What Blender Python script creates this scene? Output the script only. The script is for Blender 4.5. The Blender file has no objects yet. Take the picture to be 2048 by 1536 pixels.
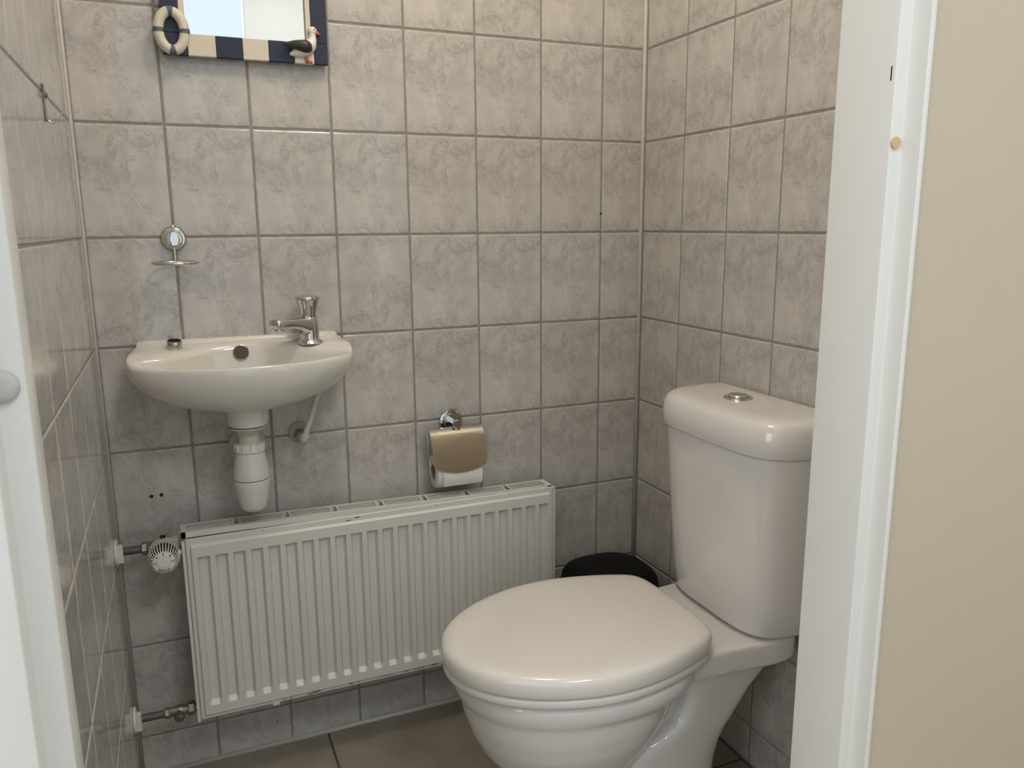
import bpy, bmesh, math, random
from mathutils import Vector, Matrix
random.seed(7)
PI = math.pi
SC = bpy.context.scene
COL = SC.collection

# ------------------------------------------------------------------ camera
cam_d = bpy.data.cameras.new('camera')
cam = bpy.data.objects.new('camera', cam_d); COL.objects.link(cam)
YAW, PITCH, ROLL = 0.39996, -0.19751, -0.0076
fw = Vector((math.sin(YAW)*math.cos(PITCH), math.cos(YAW)*math.cos(PITCH), math.sin(PITCH)))
r0 = Vector((math.cos(YAW), -math.sin(YAW), 0)); u0 = r0.cross(fw)
rr = math.cos(ROLL)*r0 + math.sin(ROLL)*u0
uu = -math.sin(ROLL)*r0 + math.cos(ROLL)*u0
cam.matrix_world = Matrix(((rr.x, uu.x, -fw.x, 0.14313), (rr.y, uu.y, -fw.y, -1.6564), (rr.z, uu.z, -fw.z, 1.12522), (0, 0, 0, 1)))
cam_d.sensor_fit = 'HORIZONTAL'; cam_d.sensor_width = 36.0
cam_d.lens = 1593.43/2048*36.0
cam_d.clip_start = 0.01
SC.camera = cam

# ------------------------------------------------------------------ world, lights, exposure
wd = bpy.data.worlds.new('sky'); SC.world = wd; wd.use_nodes = True
bg = wd.node_tree.nodes['Background']
bg.inputs[0].default_value = (0.74, 0.86, 1.0, 1); bg.inputs[1].default_value = 0.15
vs = SC.view_settings
vs.view_transform = 'Standard'; vs.look = 'None'; vs.exposure = 0.35; vs.gamma = 1.0; vs.use_curve_mapping = False
cy = SC.cycles
cy.use_denoising = True
cy.max_bounces = 6; cy.diffuse_bounces = 4; cy.glossy_bounces = 4
cy.adaptive_threshold = 0.06; cy.adaptive_min_samples = 16
cy.sample_clamp_indirect = 6.0
cy.caustics_reflective = False; cy.caustics_refractive = False

def area_light(name, loc, rot, sx, sy, power, color):
    d = bpy.data.lights.new(name, 'AREA'); d.shape = 'RECTANGLE'; d.size = sx; d.size_y = sy
    d.energy = power; d.color = color
    o = bpy.data.objects.new(name, d); COL.objects.link(o); o.location = loc; o.rotation_euler = rot
    return o
# daylight entering the hall through the side window (points along +x)
area_light('daylight_side_window', (-1.58, -1.95, 1.55), (0, -PI/2, 0), 1.5, 1.2, 18, (0.92, 0.96, 1.0))
# daylight through the glazed front door opposite the toilet room (points along +y)
area_light('daylight_front_door', (-0.03, -2.685, 1.28), (PI/2, 0, 0), 1.19, 2.1, 5.7, (0.76, 0.89, 1.0))
# added frontal fill at an invented window beside the front door
area_light('added_window_fill', (1.68, -2.685, 1.10), (PI/2, 0, 0), 1.05, 1.6, 4.4, (0.86, 0.94, 1.0))
# added ceiling panel, raises the hall light and fills the low areas
area_light('hall_fill_light', (0.75, -2.0, 2.46), (0, 0, 0), 0.5, 0.5, 9.5, (0.96, 0.98, 1.0))
TOILET_LAMP = dict(loc=(0.62, -0.62, 2.30), power=10.6, color=(1.0, 0.90, 0.765), radius=0.085)

# ------------------------------------------------------------------ helpers
def tag(o, label=None, cat=None, group=None, kind=None):
    if label: o['label'] = label
    if cat: o['category'] = cat
    if group: o['group'] = group
    if kind: o['kind'] = kind
    return o

def thing(name, loc, label, cat, group=None):
    o = bpy.data.objects.new(name, None); COL.objects.link(o)
    o.location = loc; o.empty_display_size = 0.05
    return tag(o, label, cat, group)

def world_loc(o):
    l = Vector(o.location)
    while o.parent:
        o = o.parent; l += Vector(o.location)
    return l

def obj(name, bm, mat, parent=None, smooth=False, origin=None, recalc=True, auto=None):
    """link a bmesh (world coordinates) as one mesh object; origin = own base point"""
    me = bpy.data.meshes.new(name)
    if recalc: bmesh.ops.recalc_face_normals(bm, faces=bm.faces)
    if origin is not None:
        bmesh.ops.translate(bm, verts=bm.verts, vec=-Vector(origin))
    elif parent is not None:
        bmesh.ops.translate(bm, verts=bm.verts, vec=-world_loc(parent)); 
    bm.to_mesh(me); bm.free()
    for p in me.polygons: p.use_smooth = smooth
    if auto is not None and smooth:
        sharp_by_angle(me, auto)
    if mat: me.materials.append(mat)
    o = bpy.data.objects.new(name, me); COL.objects.link(o)
    if parent is not None: o.parent = parent
    if origin is not None:
        o.location = Vector(origin) - (world_loc(parent) if parent is not None else Vector((0, 0, 0)))
    return o

def sharp_by_angle(me, deg):
    bm = bmesh.new(); bm.from_mesh(me)
    lim = math.radians(deg)
    for e in bm.edges:
        e.smooth = not (len(e.link_faces) == 2 and e.calc_face_angle(0) > lim)
    bm.to_mesh(me); bm.free()

def box(bm, x0, x1, y0, y1, z0, z1, bev=0.0, seg=2):
    t = bmesh.new()
    bmesh.ops.create_cube(t, size=1.0)
    bmesh.ops.scale(t, verts=t.verts, vec=(abs(x1-x0), abs(y1-y0), abs(z1-z0)))
    bmesh.ops.translate(t, verts=t.verts, vec=((x0+x1)/2, (y0+y1)/2, (z0+z1)/2))
    if bev > 0:
        bmesh.ops.bevel(t, geom=list(t.edges), offset=bev, segments=seg, affect='EDGES', profile=0.5)
    merge(bm, t)
    return bm

def merge(bm, t, mtx=None):
    me = bpy.data.meshes.new('tmp')
    if mtx is not None: bmesh.ops.transform(t, matrix=mtx, verts=t.verts)
    t.to_mesh(me); t.free(); bm.from_mesh(me); bpy.data.meshes.remove(me)

def loft(bm, rings, cap0=True, cap1=True, closed_u=True):
    vs_ = [[bm.verts.new(p) for p in ring] for ring in rings]
    n = len(rings[0])
    for a, b in zip(vs_[:-1], vs_[1:]):
        for i in range(n if closed_u else n-1):
            j = (i+1) % n
            bm.faces.new((a[i], a[j], b[j], b[i]))
    if cap0: bm.faces.new(list(reversed(vs_[0])))
    if cap1: bm.faces.new(vs_[-1])
    return bm

def frame_axes(d):
    d = Vector(d).normalized()
    h = Vector((0, 0, 1)) if abs(d.z) < 0.9 else Vector((1, 0, 0))
    a = d.cross(h).normalized(); b = d.cross(a).normalized()
    return a, b, d

def lathe(bm, origin, axis, prof, n=40, cap0=True, cap1=True):
    """prof: list of (radius, distance along axis)"""
    a, b, d = frame_axes(axis); o = Vector(origin)
    rings = [[o + d*h + a*(max(r, 1e-5)*math.cos(2*PI*i/n)) + b*(max(r, 1e-5)*math.sin(2*PI*i/n)) for i in range(n)] for r, h in prof]
    return loft(bm, rings, cap0, cap1)

def catmull(pts, k=8, closed=False):
    pts = [Vector(p) for p in pts]; n = len(pts); out = []
    rng = range(n if closed else n-1)
    for i in rng:
        if closed:
            p0, p1, p2, p3 = pts[(i-1) % n], pts[i], pts[(i+1) % n], pts[(i+2) % n]
        else:
            p0, p1, p2, p3 = pts[max(i-1, 0)], pts[i], pts[i+1], pts[min(i+2, n-1)]
        for j in range(k):
            t = j/k
            out.append(0.5*((2*p1) + (p2-p0)*t + (2*p0-5*p1+4*p2-p3)*t*t + (3*p1-p0-3*p2+p3)*t**3))
    if not closed: out.append(pts[-1])
    return out

def tube(bm, pts, r, n=12, closed=False):
    """r: float or list"""
    pts = [Vector(p) for p in pts]; m = len(pts)
    rs = r if isinstance(r, (list, tuple)) else [r]*m
    rings = []; pa = None
    for i, p in enumerate(pts):
        if closed: d = (pts[(i+1) % m] - pts[i-1]).normalized()
        else: d = (pts[min(i+1, m-1)] - pts[max(i-1, 0)]).normalized()
        if pa is None: a = frame_axes(d)[0]
        else: a = (pa - d*pa.dot(d)).normalized()
        pa = a; b = d.cross(a)
        rings.append([p + a*(rs[i]*math.cos(2*PI*k/n)) + b*(rs[i]*math.sin(2*PI*k/n)) for k in range(n)])
    if closed:
        rings.append(rings[0]); vs_ = [[bm.verts.new(q) for q in ring] for ring in rings[:-1]]
        for i in range(m):
            A, B = vs_[i], vs_[(i+1) % m]
            for k in range(n): bm.faces.new((A[k], A[(k+1) % n], B[(k+1) % n], B[k]))
        return bm
    return loft(bm, rings)

def prism(bm, poly, z0, z1, axis='z'):
    def P(a, b, c): return (a, b, c) if axis == 'z' else ((a, c, b) if axis == 'y' else (c, a, b))
    lo = [bm.verts.new(P(a, b, z0)) for a, b in poly]; hi = [bm.verts.new(P(a, b, z1)) for a, b in poly]
    n = len(poly)
    for i in range(n): bm.faces.new((lo[i], lo[(i+1) % n], hi[(i+1) % n], hi[i]))
    bm.faces.new(list(reversed(lo))); bm.faces.new(hi)
    return bm

def ellipsoid(bm, c, rx, ry, rz, rot=None, seg=20):
    t = bmesh.new(); bmesh.ops.create_uvsphere(t, u_segments=seg, v_segments=seg//2, radius=1)
    m = Matrix.Translation(Vector(c)) @ (rot.to_4x4() if rot is not None else Matrix.Identity(4)) @ Matrix.Diagonal((rx, ry, rz, 1))
    merge(bm, t, m); return bm

def text_bm(body, size, mtx, depth=0.0002, align='CENTER'):
    cu = bpy.data.curves.new('txt', 'FONT'); cu.body = body; cu.size = size; cu.extrude = depth
    cu.align_x = align; cu.align_y = 'CENTER'; cu.resolution_u = 3
    o = bpy.data.objects.new('txt', cu); COL.objects.link(o)
    dg = bpy.context.evaluated_depsgraph_get(); dg.update()
    me = bpy.data.meshes.new_from_object(o.evaluated_get(dg))
    bm = bmesh.new(); bm.from_mesh(me)
    bmesh.ops.transform(bm, matrix=mtx, verts=bm.verts)
    bpy.data.objects.remove(o); bpy.data.curves.remove(cu); bpy.data.meshes.remove(me)
    return bm

def remesh_obj(o, voxel, smooth_iter=6, factor=0.5):
    m = o.modifiers.new('r', 'REMESH'); m.mode = 'VOXEL'; m.voxel_size = voxel
    s = o.modifiers.new('s', 'SMOOTH'); s.factor = factor; s.iterations = smooth_iter
    dg = bpy.context.evaluated_depsgraph_get(); dg.update()
    me = bpy.data.meshes.new_from_object(o.evaluated_get(dg))
    mats = list(o.data.materials); o.modifiers.clear(); old = o.data; o.data = me; bpy.data.meshes.remove(old)
    me.materials.clear()
    for mm in mats: me.materials.append(mm)
    for p in me.polygons: p.use_smooth = True

def smoothstep(a, b, x):
    t = min(1, max(0, (x-a)/(b-a))); return t*t*(3-2*t)

# ------------------------------------------------------------------ materials
def mat_base(name, color, rough=0.5, metal=0.0, coat=0.0, coat_rough=0.05, spec=0.5):
    m = bpy.data.materials.new(name); m.use_nodes = True
    b = m.node_tree.nodes['Principled BSDF']
    b.inputs['Base Color'].default_value = (*color, 1); b.inputs['Roughness'].default_value = rough
    b.inputs['Metallic'].default_value = metal; b.inputs['Coat Weight'].default_value = coat
    b.inputs['Coat Roughness'].default_value = coat_rough; b.inputs['Specular IOR Level'].default_value = spec
    return m

class NT:
    def __init__(s, m): s.m = m; s.t = m.node_tree; s.n = s.t.nodes; s.l = s.t.links; s.b = s.n['Principled BSDF']
    def node(s, typ, **kw):
        n = s.n.new(typ)
        for k, v in kw.items():
            if k.startswith('i_'): n.inputs[k[2:].replace('_', ' ')].default_value = v
            else: setattr(n, k, v)
        return n
    def link(s, a, b): s.l.new(a, b)
    def math(s, op, a, b=None, c=None, clamp=False):
        n = s.n.new('ShaderNodeMath'); n.operation = op; n.use_clamp = clamp
        for i, v in enumerate((a, b, c)):
            if v is None: continue
            if isinstance(v, (int, float)): n.inputs[i].default_value = v
            else: s.l.new(v, n.inputs[i])
        return n.outputs[0]
    def noise(s, vec, scale, detail=4, rough=0.55, dist=0.0):
        n = s.n.new('ShaderNodeTexNoise'); n.inputs['Scale'].default_value = scale; n.inputs['Detail'].default_value = detail
        n.inputs['Roughness'].default_value = rough; n.inputs['Distortion'].default_value = dist
        if vec is not None: s.l.new(vec, n.inputs['Vector'])
        return n.outputs['Fac']
    def ramp(s, fac, stops):
        n = s.n.new('ShaderNodeValToRGB'); e = n.color_ramp.elements
        while len(e) > 1: e.remove(e[-1])
        e[0].position = stops[0][0]; c = stops[0][1]; e[0].color = (*c, 1) if len(c) == 3 else c
        for p, c in stops[1:]:
            x = e.new(p); x.color = (*c, 1) if len(c) == 3 else c
        s.l.new(fac, n.inputs[0]); return n.outputs[0]
    def mix(s, fac, a, b, mode='MIX'):
        n = s.n.new('ShaderNodeMix'); n.data_type = 'RGBA'; n.blend_type = mode; n.clamp_factor = True
        for i, v in ((0, fac), (6, a), (7, b)):
            if isinstance(v, (int, float)): n.inputs[i].default_value = v
            elif isinstance(v, tuple): n.inputs[i].default_value = (*v, 1)
            else: s.l.new(v, n.inputs[i])
        return n.outputs[2]
    def bump(s, h, strength, dist=0.001):
        n = s.n.new('ShaderNodeBump'); n.inputs['Strength'].default_value = strength; n.inputs['Distance'].default_value = dist
        s.l.new(h, n.inputs['Height']); s.l.new(n.outputs[0], s.b.inputs['Normal']); return n

G3 = lambda v: (v, v, v)

def make_tile_mat():
    m = mat_base('wall_tile_glaze', (0.5, 0.48, 0.45), 0.10, spec=0.5)
    t = NT(m); tc = t.node('ShaderNodeTexCoord'); oc = tc.outputs['Object']
    sep = t.node('ShaderNodeSeparateXYZ'); t.link(oc, sep.inputs[0]); X, Z = sep.outputs[0], sep.outputs[2]
    map2 = t.node('ShaderNodeMapping'); map2.inputs['Location'].default_value = (3.1, 0, 1.7); t.link(oc, map2.inputs[0]); o2 = map2.outputs[0]
    # soft pale ground with slow drifts
    col = t.ramp(t.noise(oc, 13, 2, 0.55, 0.3), [(0.32, (0.455, 0.434, 0.407)), (0.5, (0.545, 0.520, 0.486)), (0.66, (0.610, 0.583, 0.545))])
    gm = t.math('MULTIPLY', t.math('SUBTRACT', t.noise(o2, 9, 1, 0.5, 0.3), 0.52, clamp=True), 2.6, clamp=True)
    col = t.mix(gm, col, (0.475, 0.478, 0.452))
    # lacy darker marbling: ridged noise masked by patches
    n1 = t.noise(oc, 34, 4, 0.62, 0.9)
    lace = t.math('SUBTRACT', 1.0, t.math('DIVIDE', t.math('ABSOLUTE', t.math('SUBTRACT', n1, 0.5)), 0.055), clamp=True)
    patch = t.math('MULTIPLY', t.math('SUBTRACT', t.noise(o2, 15, 2, 0.6, 0.5), 0.43, clamp=True), 5.0, clamp=True)
    col = t.mix(t.math('MULTIPLY', t.math('MULTIPLY', lace, patch), 0.62), col, (0.30, 0.283, 0.262))
    blot = t.math('MULTIPLY', t.math('SUBTRACT', t.noise(oc, 36, 4, 0.68, 0.5), 0.50, clamp=True), 4.5, clamp=True)
    col = t.mix(t.math('MULTIPLY', t.math('MULTIPLY', blot, patch), 0.72), col, (0.345, 0.325, 0.300))
    # fine grain
    fg = t.math('ADD', 0.875, t.math('MULTIPLY', t.noise(oc, 110, 2, 0.65), 0.25))
    # pale vein with a darker shoulder, running down to the lower right of the print
    w = t.math('MULTIPLY', t.math('SUBTRACT', t.noise(oc, 26, 3, 0.65), 0.5), 0.055)
    d = t.math('ADD', t.math('ADD', t.math('MULTIPLY', X, 0.86), t.math('MULTIPLY', Z, 0.50)), t.math('ADD', w, 0.004))
    low = t.math('MULTIPLY', t.math('SUBTRACT', 0.03, Z, clamp=True), 14.0, clamp=True)
    v1 = t.math('SUBTRACT', 1.0, t.math('DIVIDE', t.math('ABSOLUTE', d), 0.0042), clamp=True)
    col = t.mix(t.math('MULTIPLY', t.math('MULTIPLY', v1, low), 0.42), col, (0.655, 0.622, 0.575))
    v2 = t.math('SUBTRACT', 1.0, t.math('DIVIDE', t.math('ABSOLUTE', t.math('SUBTRACT', d, 0.0062)), 0.0032), clamp=True)
    col = t.mix(t.math('MULTIPLY', t.math('MULTIPLY', v2, low), 0.30), col, (0.33, 0.312, 0.29))
    # the little dark tick in the lower left of every print
    tick = t.math('MULTIPLY', t.math('SUBTRACT', 1.0, t.math('DIVIDE', t.math('ABSOLUTE', t.math('ADD', t.math('ADD', X, 0.066), t.math('MULTIPLY', t.math('ADD', Z, 0.086), -1.1))), 0.0035), clamp=True),
                  t.math('SUBTRACT', 1.0, t.math('DIVIDE', t.math('ABSOLUTE', t.math('ADD', Z, 0.086)), 0.008), clamp=True))
    col = t.mix(t.math('MULTIPLY', tick, 0.55), col, (0.32, 0.30, 0.28))
    oi = t.node('ShaderNodeObjectInfo')
    br = t.math('MULTIPLY', fg, t.math('ADD', 0.975, t.math('MULTIPLY', oi.outputs['Random'], 0.05)))
    hs = t.node('ShaderNodeHueSaturation'); t.link(br, hs.inputs['Value']); t.link(col, hs.inputs['Color'])
    t.link(hs.outputs[0], t.b.inputs['Base Color'])
    t.bump(t.noise(oc, 26, 2), 0.05, 0.0015)
    return m

def make_grout():
    m = mat_base('grey_grout', (0.29, 0.265, 0.235), 0.9)
    t = NT(m); tc = t.node('ShaderNodeTexCoord')
    c = t.ramp(t.noise(tc.outputs['Object'], 60, 4), [(0.3, (0.265, 0.243, 0.215)), (0.7, (0.35, 0.325, 0.293))])
    t.link(c, t.b.inputs['Base Color']); return m

def make_paint(name, color, rough=0.45, var=0.05, bump=0.05, scale=30):
    m = mat_base(name, color, rough); t = NT(m); tc = t.node('ShaderNodeTexCoord')
    n = t.noise(tc.outputs['Object'], 2.5, 4)
    c = t.ramp(n, [(0.3, tuple(v*(1-var) for v in color)), (0.7, tuple(min(1, v*(1+var)) for v in color))])
    t.link(c, t.b.inputs['Base Color'])
    t.bump(t.noise(tc.outputs['Object'], scale*10, 3), bump, 0.0006)
    return m

def make_ceramic(name, color, rough=0.12, var=0.015):
    m = mat_base(name, color, rough, coat=0.35, coat_rough=0.04); t = NT(m); tc = t.node('ShaderNodeTexCoord')
    n = t.noise(tc.outputs['Object'], 6, 3)
    c = t.ramp(n, [(0.3, tuple(v*(1-var) for v in color)), (0.7, tuple(min(1, v*(1+var)) for v in color))])
    t.link(c, t.b.inputs['Base Color']); return m

def make_floor_tile():
    m = mat_base('floor_tile_stone', (0.3, 0.26, 0.21), 0.45); t = NT(m); tc = t.node('ShaderNodeTexCoord'); oc = tc.outputs['Object']
    c = t.ramp(t.noise(oc, 7, 6, 0.6, 0.5), [(0.3, (0.255, 0.225, 0.178)), (0.5, (0.31, 0.275, 0.22)), (0.72, (0.36, 0.322, 0.262))])
    sp = t.math('MULTIPLY', t.math('SUBTRACT', t.noise(oc, 160, 3), 0.58, clamp=True), 3, clamp=True)
    c = t.mix(t.math('MULTIPLY', sp, 0.4), c, (0.2, 0.165, 0.125))
    t.link(c, t.b.inputs['Base Color']); t.bump(t.noise(oc, 90, 4), 0.12, 0.001); return m

def make_wood(name):
    m = mat_base(name, (0.5, 0.38, 0.25), 0.4); t = NT(m); tc = t.node('ShaderNodeTexCoord'); oc = tc.outputs['Object']
    mp = t.node('ShaderNodeMapping'); mp.inputs['Scale'].default_value = (2.0, 26, 26); t.link(oc, mp.inputs[0])
    n = t.noise(mp.outputs[0], 1.2, 5, 0.6, 1.0)
    c = t.ramp(n, [(0.3, (0.30, 0.235, 0.165)), (0.55, (0.42, 0.335, 0.24)), (0.75, (0.49, 0.40, 0.295))])
    oi = t.node('ShaderNodeObjectInfo'); hs = t.node('ShaderNodeHueSaturation')
    t.link(t.math('ADD', 0.85, t.math('MULTIPLY', oi.outputs['Random'], 0.25)), hs.inputs['Value']); t.link(c, hs.inputs['Color'])
    t.link(hs.outputs[0], t.b.inputs['Base Color']); return m

def make_metal(name, color, rough, var=0.25, scale=40):
    m = mat_base(name, color, rough, metal=1.0); t = NT(m); tc = t.node('ShaderNodeTexCoord')
    n = t.noise(tc.outputs['Object'], scale, 4)
    r = t.math('ADD', rough*(1-var), t.math('MULTIPLY', n, 2*rough*var)); t.link(r, t.b.inputs['Roughness']); return m

def make_stained_metal(name, c0, c1, rough=0.5, metal=0.6):
    m = mat_base(name, c0, rough, metal=metal); t = NT(m); tc = t.node('ShaderNodeTexCoord')
    c = t.ramp(t.noise(tc.outputs['Object'], 90, 5, 0.65), [(0.35, c0), (0.65, c1)]); t.link(c, t.b.inputs['Base Color']); return m

M = {}
M['tile'] = make_tile_mat(); M['grout'] = make_grout()
M['sealant'] = make_paint('grey_sealant', (0.56, 0.53, 0.485), 0.45)
M['beige'] = make_paint('beige_wall_paint', (0.60, 0.522, 0.398), 0.7, 0.03, 0.12, 25)
M['white_wall'] = make_paint('white_wall_paint', (0.88, 0.885, 0.86), 0.7, 0.01, 0.12, 25)
#M['blue_wall'] = make_paint('pale_blue_wall_paint', (0.76, 0.86, 0.97), 0.7, 0.01, 0.12, 25)
M['hall_wall'] = make_paint('off_white_hall_paint', (0.70, 0.71, 0.675), 0.7, 0.01, 0.12, 25)
M['ceiling'] = make_paint('ceiling_paint', (0.82, 0.81, 0.78), 0.8, 0.02, 0.1, 25)
M['frame'] = make_paint('door_frame_lacquer', (0.80, 0.795, 0.76), 0.28, 0.015, 0.03, 20)
M['ceramic'] = make_ceramic('toilet_ceramic', (0.775, 0.755, 0.735))
M['plastic_lid'] = make_ceramic('toilet_lid_plastic', (0.80, 0.765, 0.715), 0.2)
M['basin'] = make_ceramic('basin_ceramic', (0.75, 0.72, 0.66), 0.14)
M['chrome'] = make_metal('chrome', (0.66, 0.655, 0.64), 0.05)
M['chrome_dull'] = make_metal('dull_chrome', (0.58, 0.56, 0.52), 0.16)
M['steel_lid'] = make_metal('polished_steel_lid', (0.72, 0.71, 0.68), 0.05)
M['grey_plastic'] = make_paint('grey_beige_plastic', (0.40, 0.37, 0.33), 0.4, 0.06, 0.0)
M['brass_old'] = make_stained_metal('tarnished_nickel', (0.20, 0.175, 0.145), (0.40, 0.365, 0.32), 0.4, 0.8)
M['pipe'] = make_stained_metal('grey_steel_pipe', (0.10, 0.10, 0.10), (0.17, 0.165, 0.16), 0.55, 0.4)
M['white_plastic'] = make_paint('white_plastic', (0.74, 0.72, 0.67), 0.35, 0.02, 0.0)
M['ivory_plastic'] = make_paint('ivory_plastic', (0.62, 0.575, 0.50), 0.35, 0.05, 0.0)
M['rad'] = make_paint('radiator_enamel', (0.72, 0.71, 0.66), 0.4, 0.03, 0.02, 20)
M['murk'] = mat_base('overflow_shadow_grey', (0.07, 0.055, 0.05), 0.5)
M['dark'] = mat_base('dark_gap', (0.015, 0.014, 0.013), 0.8)
M['chip_and_shade'] = make_stained_metal('chipped_steel_and_shade', (0.02, 0.017, 0.014), (0.05, 0.03, 0.02), 0.8, 0.0)  # bare steel of the chips, also painted shade inside the radiator
M['rust'] = make_stained_metal('rust', (0.09, 0.035, 0.015), (0.30, 0.14, 0.05), 0.9, 0.0)
M['black_plastic'] = make_paint('black_plastic', (0.004, 0.004, 0.0045), 0.5, 0.1, 0.0)
M['black_plastic'].node_tree.nodes['Principled BSDF'].inputs['Specular IOR Level'].default_value = 0.15
M['paper'] = make_paint('toilet_paper', (0.80, 0.78, 0.74), 0.95, 0.02, 0.6, 8)
M['card'] = make_paint('cardboard_core', (0.30, 0.24, 0.17), 0.9)
M['navy'] = make_paint('navy_painted_wood', (0.016, 0.024, 0.058), 0.6, 0.15, 0.1, 20)
M['cream'] = make_paint('cream_painted_wood', (0.70, 0.645, 0.53), 0.5, 0.04, 0.15, 20)
M['slate'] = make_paint('slate_blue_paint', (0.10, 0.13, 0.155), 0.5, 0.15, 0.1, 20)
M['gull_white'] = make_paint('white_painted_resin', (0.80, 0.77, 0.70), 0.45, 0.03, 0.1, 20)
M['gull_dark'] = make_paint('dark_wing_paint', (0.03, 0.027, 0.023), 0.4, 0.3, 0.3, 10)
M['orange'] = make_paint('orange_paint', (0.50, 0.17, 0.04), 0.5, 0.1, 0.1, 20)
M['mirror'] = mat_base('mirror_silvering', (0.93, 0.94, 0.94), 0.01, metal=1.0)
M['floor_tile'] = make_floor_tile(); M['floor_grout'] = mat_base('dark_floor_grout', (0.09, 0.07, 0.05), 0.9)
M['wood'] = make_wood('hall_oak_laminate')
M['bumper'] = make_paint('wooden_felt_bumper', (0.62, 0.46, 0.24), 0.8, 0.12, 0.2, 20)
M['rubber'] = make_paint('grey_white_rubber', (0.58, 0.565, 0.53), 0.7, 0.1, 0.2, 10)
M['ink'] = mat_base('black_print', (0.02, 0.02, 0.02), 0.6)
M['logo'] = mat_base('grey_print', (0.10, 0.10, 0.10), 0.5)
def make_glow():
    m = bpy.data.materials.new('lit_opal_glass'); m.use_nodes = True; t = m.node_tree
    t.nodes.clear(); e = t.nodes.new('ShaderNodeEmission'); o = t.nodes.new('ShaderNodeOutputMaterial')
    e.inputs[0].default_value = (1, 0.9, 0.75, 1); e.inputs[1].default_value = 3.0; t.links.new(e.outputs[0], o.inputs[0]); return m
def make_glass():
    m = mat_base('window_glass', (1, 1, 1), 0.0); b = m.node_tree.nodes['Principled BSDF']
    b.inputs['Transmission Weight'].default_value = 1.0; b.inputs['IOR'].default_value = 1.05; return m
M['glow'] = make_glow(); M['glass'] = make_glass()

# ------------------------------------------------------------------ room shell
XR = 1.180          # right wall
ZR2 = 1.1064        # height of the joint that is level with the eye
TH, TW = 0.2034, 0.153
ROWZ = [ZR2 + (2-k)*TH for k in range(-5, 8)]     # joints, top to bottom; last is 0.0894
CEIL = 2.45
YF = -0.95          # inner face of the front wall
YH = -1.049         # hall face of the front wall
JG = 0.0044         # joint gap

def struct(name, bm, mat, parent=None, smooth=False):
    o = obj(name, bm, mat, parent, smooth)
    if parent is None: o['kind'] = 'structure'
    return o

wall_back = struct('wall_back', box(bmesh.new(), -0.06, XR+0.06, 0.0016, 0.08, 0, CEIL), M['grout'])
wall_left = struct('wall_left', box(bmesh.new(), -0.08, -0.0016, YF, 0.0016, 0, CEIL), M['grout'])
wall_right = struct('wall_right', box(bmesh.new(), XR+0.0016, XR+0.08, YF, 0.0016, 0, CEIL), M['grout'])

tile_meshes = {}
def tile_mesh(w, h):
    key = (round(w, 4), round(h, 4))
    if key in tile_meshes: return tile_meshes[key]
    bm = bmesh.new()
    def ring(ins, y):
        a, b = w/2-ins, h/2-ins
        return [(-a, y, -b), (a, y, -b), (a, y, b), (-a, y, b)]
    loft(bm, [ring(0, 0.0040), ring(0, 0.0012), ring(0.0005, 0.0007), ring(0.0014, 0.0003), ring(0.0030, 0.0)], cap0=False, cap1=True)
    bmesh.ops.recalc_face_normals(bm, faces=bm.faces)
    me = bpy.data.meshes.new('tile'); bm.to_mesh(me); bm.free()
    # front faces towards -y
    for p in me.polygons: p.use_smooth = False
    if me.polygons[-1].normal.y > 0: me.flip_normals()
    me.materials.append(M['tile']); tile_meshes[key] = me
    return me

def add_tile(wall, u0, u1, z0, z1):
    """u along the wall; wall 'back': x=u, 'left': y=-u on x=0, 'right': y=-u on x=XR"""
    g = JG/2
    w, h = u1-u0-2*g, z1-z0-2*g
    if w < 0.012 or h < 0.012: return
    o = bpy.data.objects.new('tile', tile_mesh(w, h)); COL.objects.link(o)
    uc, zc = (u0+u1)/2, (z0+z1)/2
    rot = PI if random.random() < 0.10 else 0.0
    jit = random.uniform(-0.0002, 0.0002)
    if wall == 'back':
        o.parent = wall_back; o.location = (uc, jit, zc); o.rotation_euler = (0, rot, 0)
    elif wall == 'left':     # tile front (-y local) must face +x
        o.parent = wall_left; o.location = (-jit, -uc, zc); o.rotation_euler = (0, rot, PI/2)
    else:                    # faces -x
        o.parent = wall_right; o.location = (XR+jit, -uc, zc); o.rotation_euler = (0, rot, -PI/2)
    o.rotation_mode = 'XYZ'

zj = [0.004] + sorted(ROWZ) 
zj = [z for z in zj if z < CEIL-0.01] + [CEIL]
back_u = [0.0035] + [TW*i for i in range(1, 8)] + [XR-0.0035]
left_u = [0.0035, 0.130] + [0.130+TW*i for i in range(1, 6)] + [0.948]
right_u = [0.0075, 0.162] + [0.162+0.154*i for i in range(1, 6)] + [0.948]
for wn, us in (('back', back_u), ('left', left_u), ('right', right_u)):
    for i in range(len(us)-1):
        for j in range(len(zj)-1):
            add_tile(wn, us[i], us[i+1], zj[j], zj[j+1])

# corner sealant beads
def bead(name, x, y, z0, z1, r, parent):
    o = obj(name, tube(bmesh.new(), [(x, y, z0), (x, y, (z0+z1)/2), (x, y, z1)], r, 10), M['sealant'], parent, True); return o
bead('sealant_bead', 0.0008, 0.0008, 0, CEIL, 0.0042, wall_back)
bead('sealant_bead', XR-0.001, 0.0008, 0, CEIL, 0.0055, wall_back)
obj('sealant_bead', tube(bmesh.new(), [(0.0, 0.0, 0.001), (0.6, 0, 0.001), (XR, 0, 0.001)], 0.006, 8), M['sealant'], wall_back, True)

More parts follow.
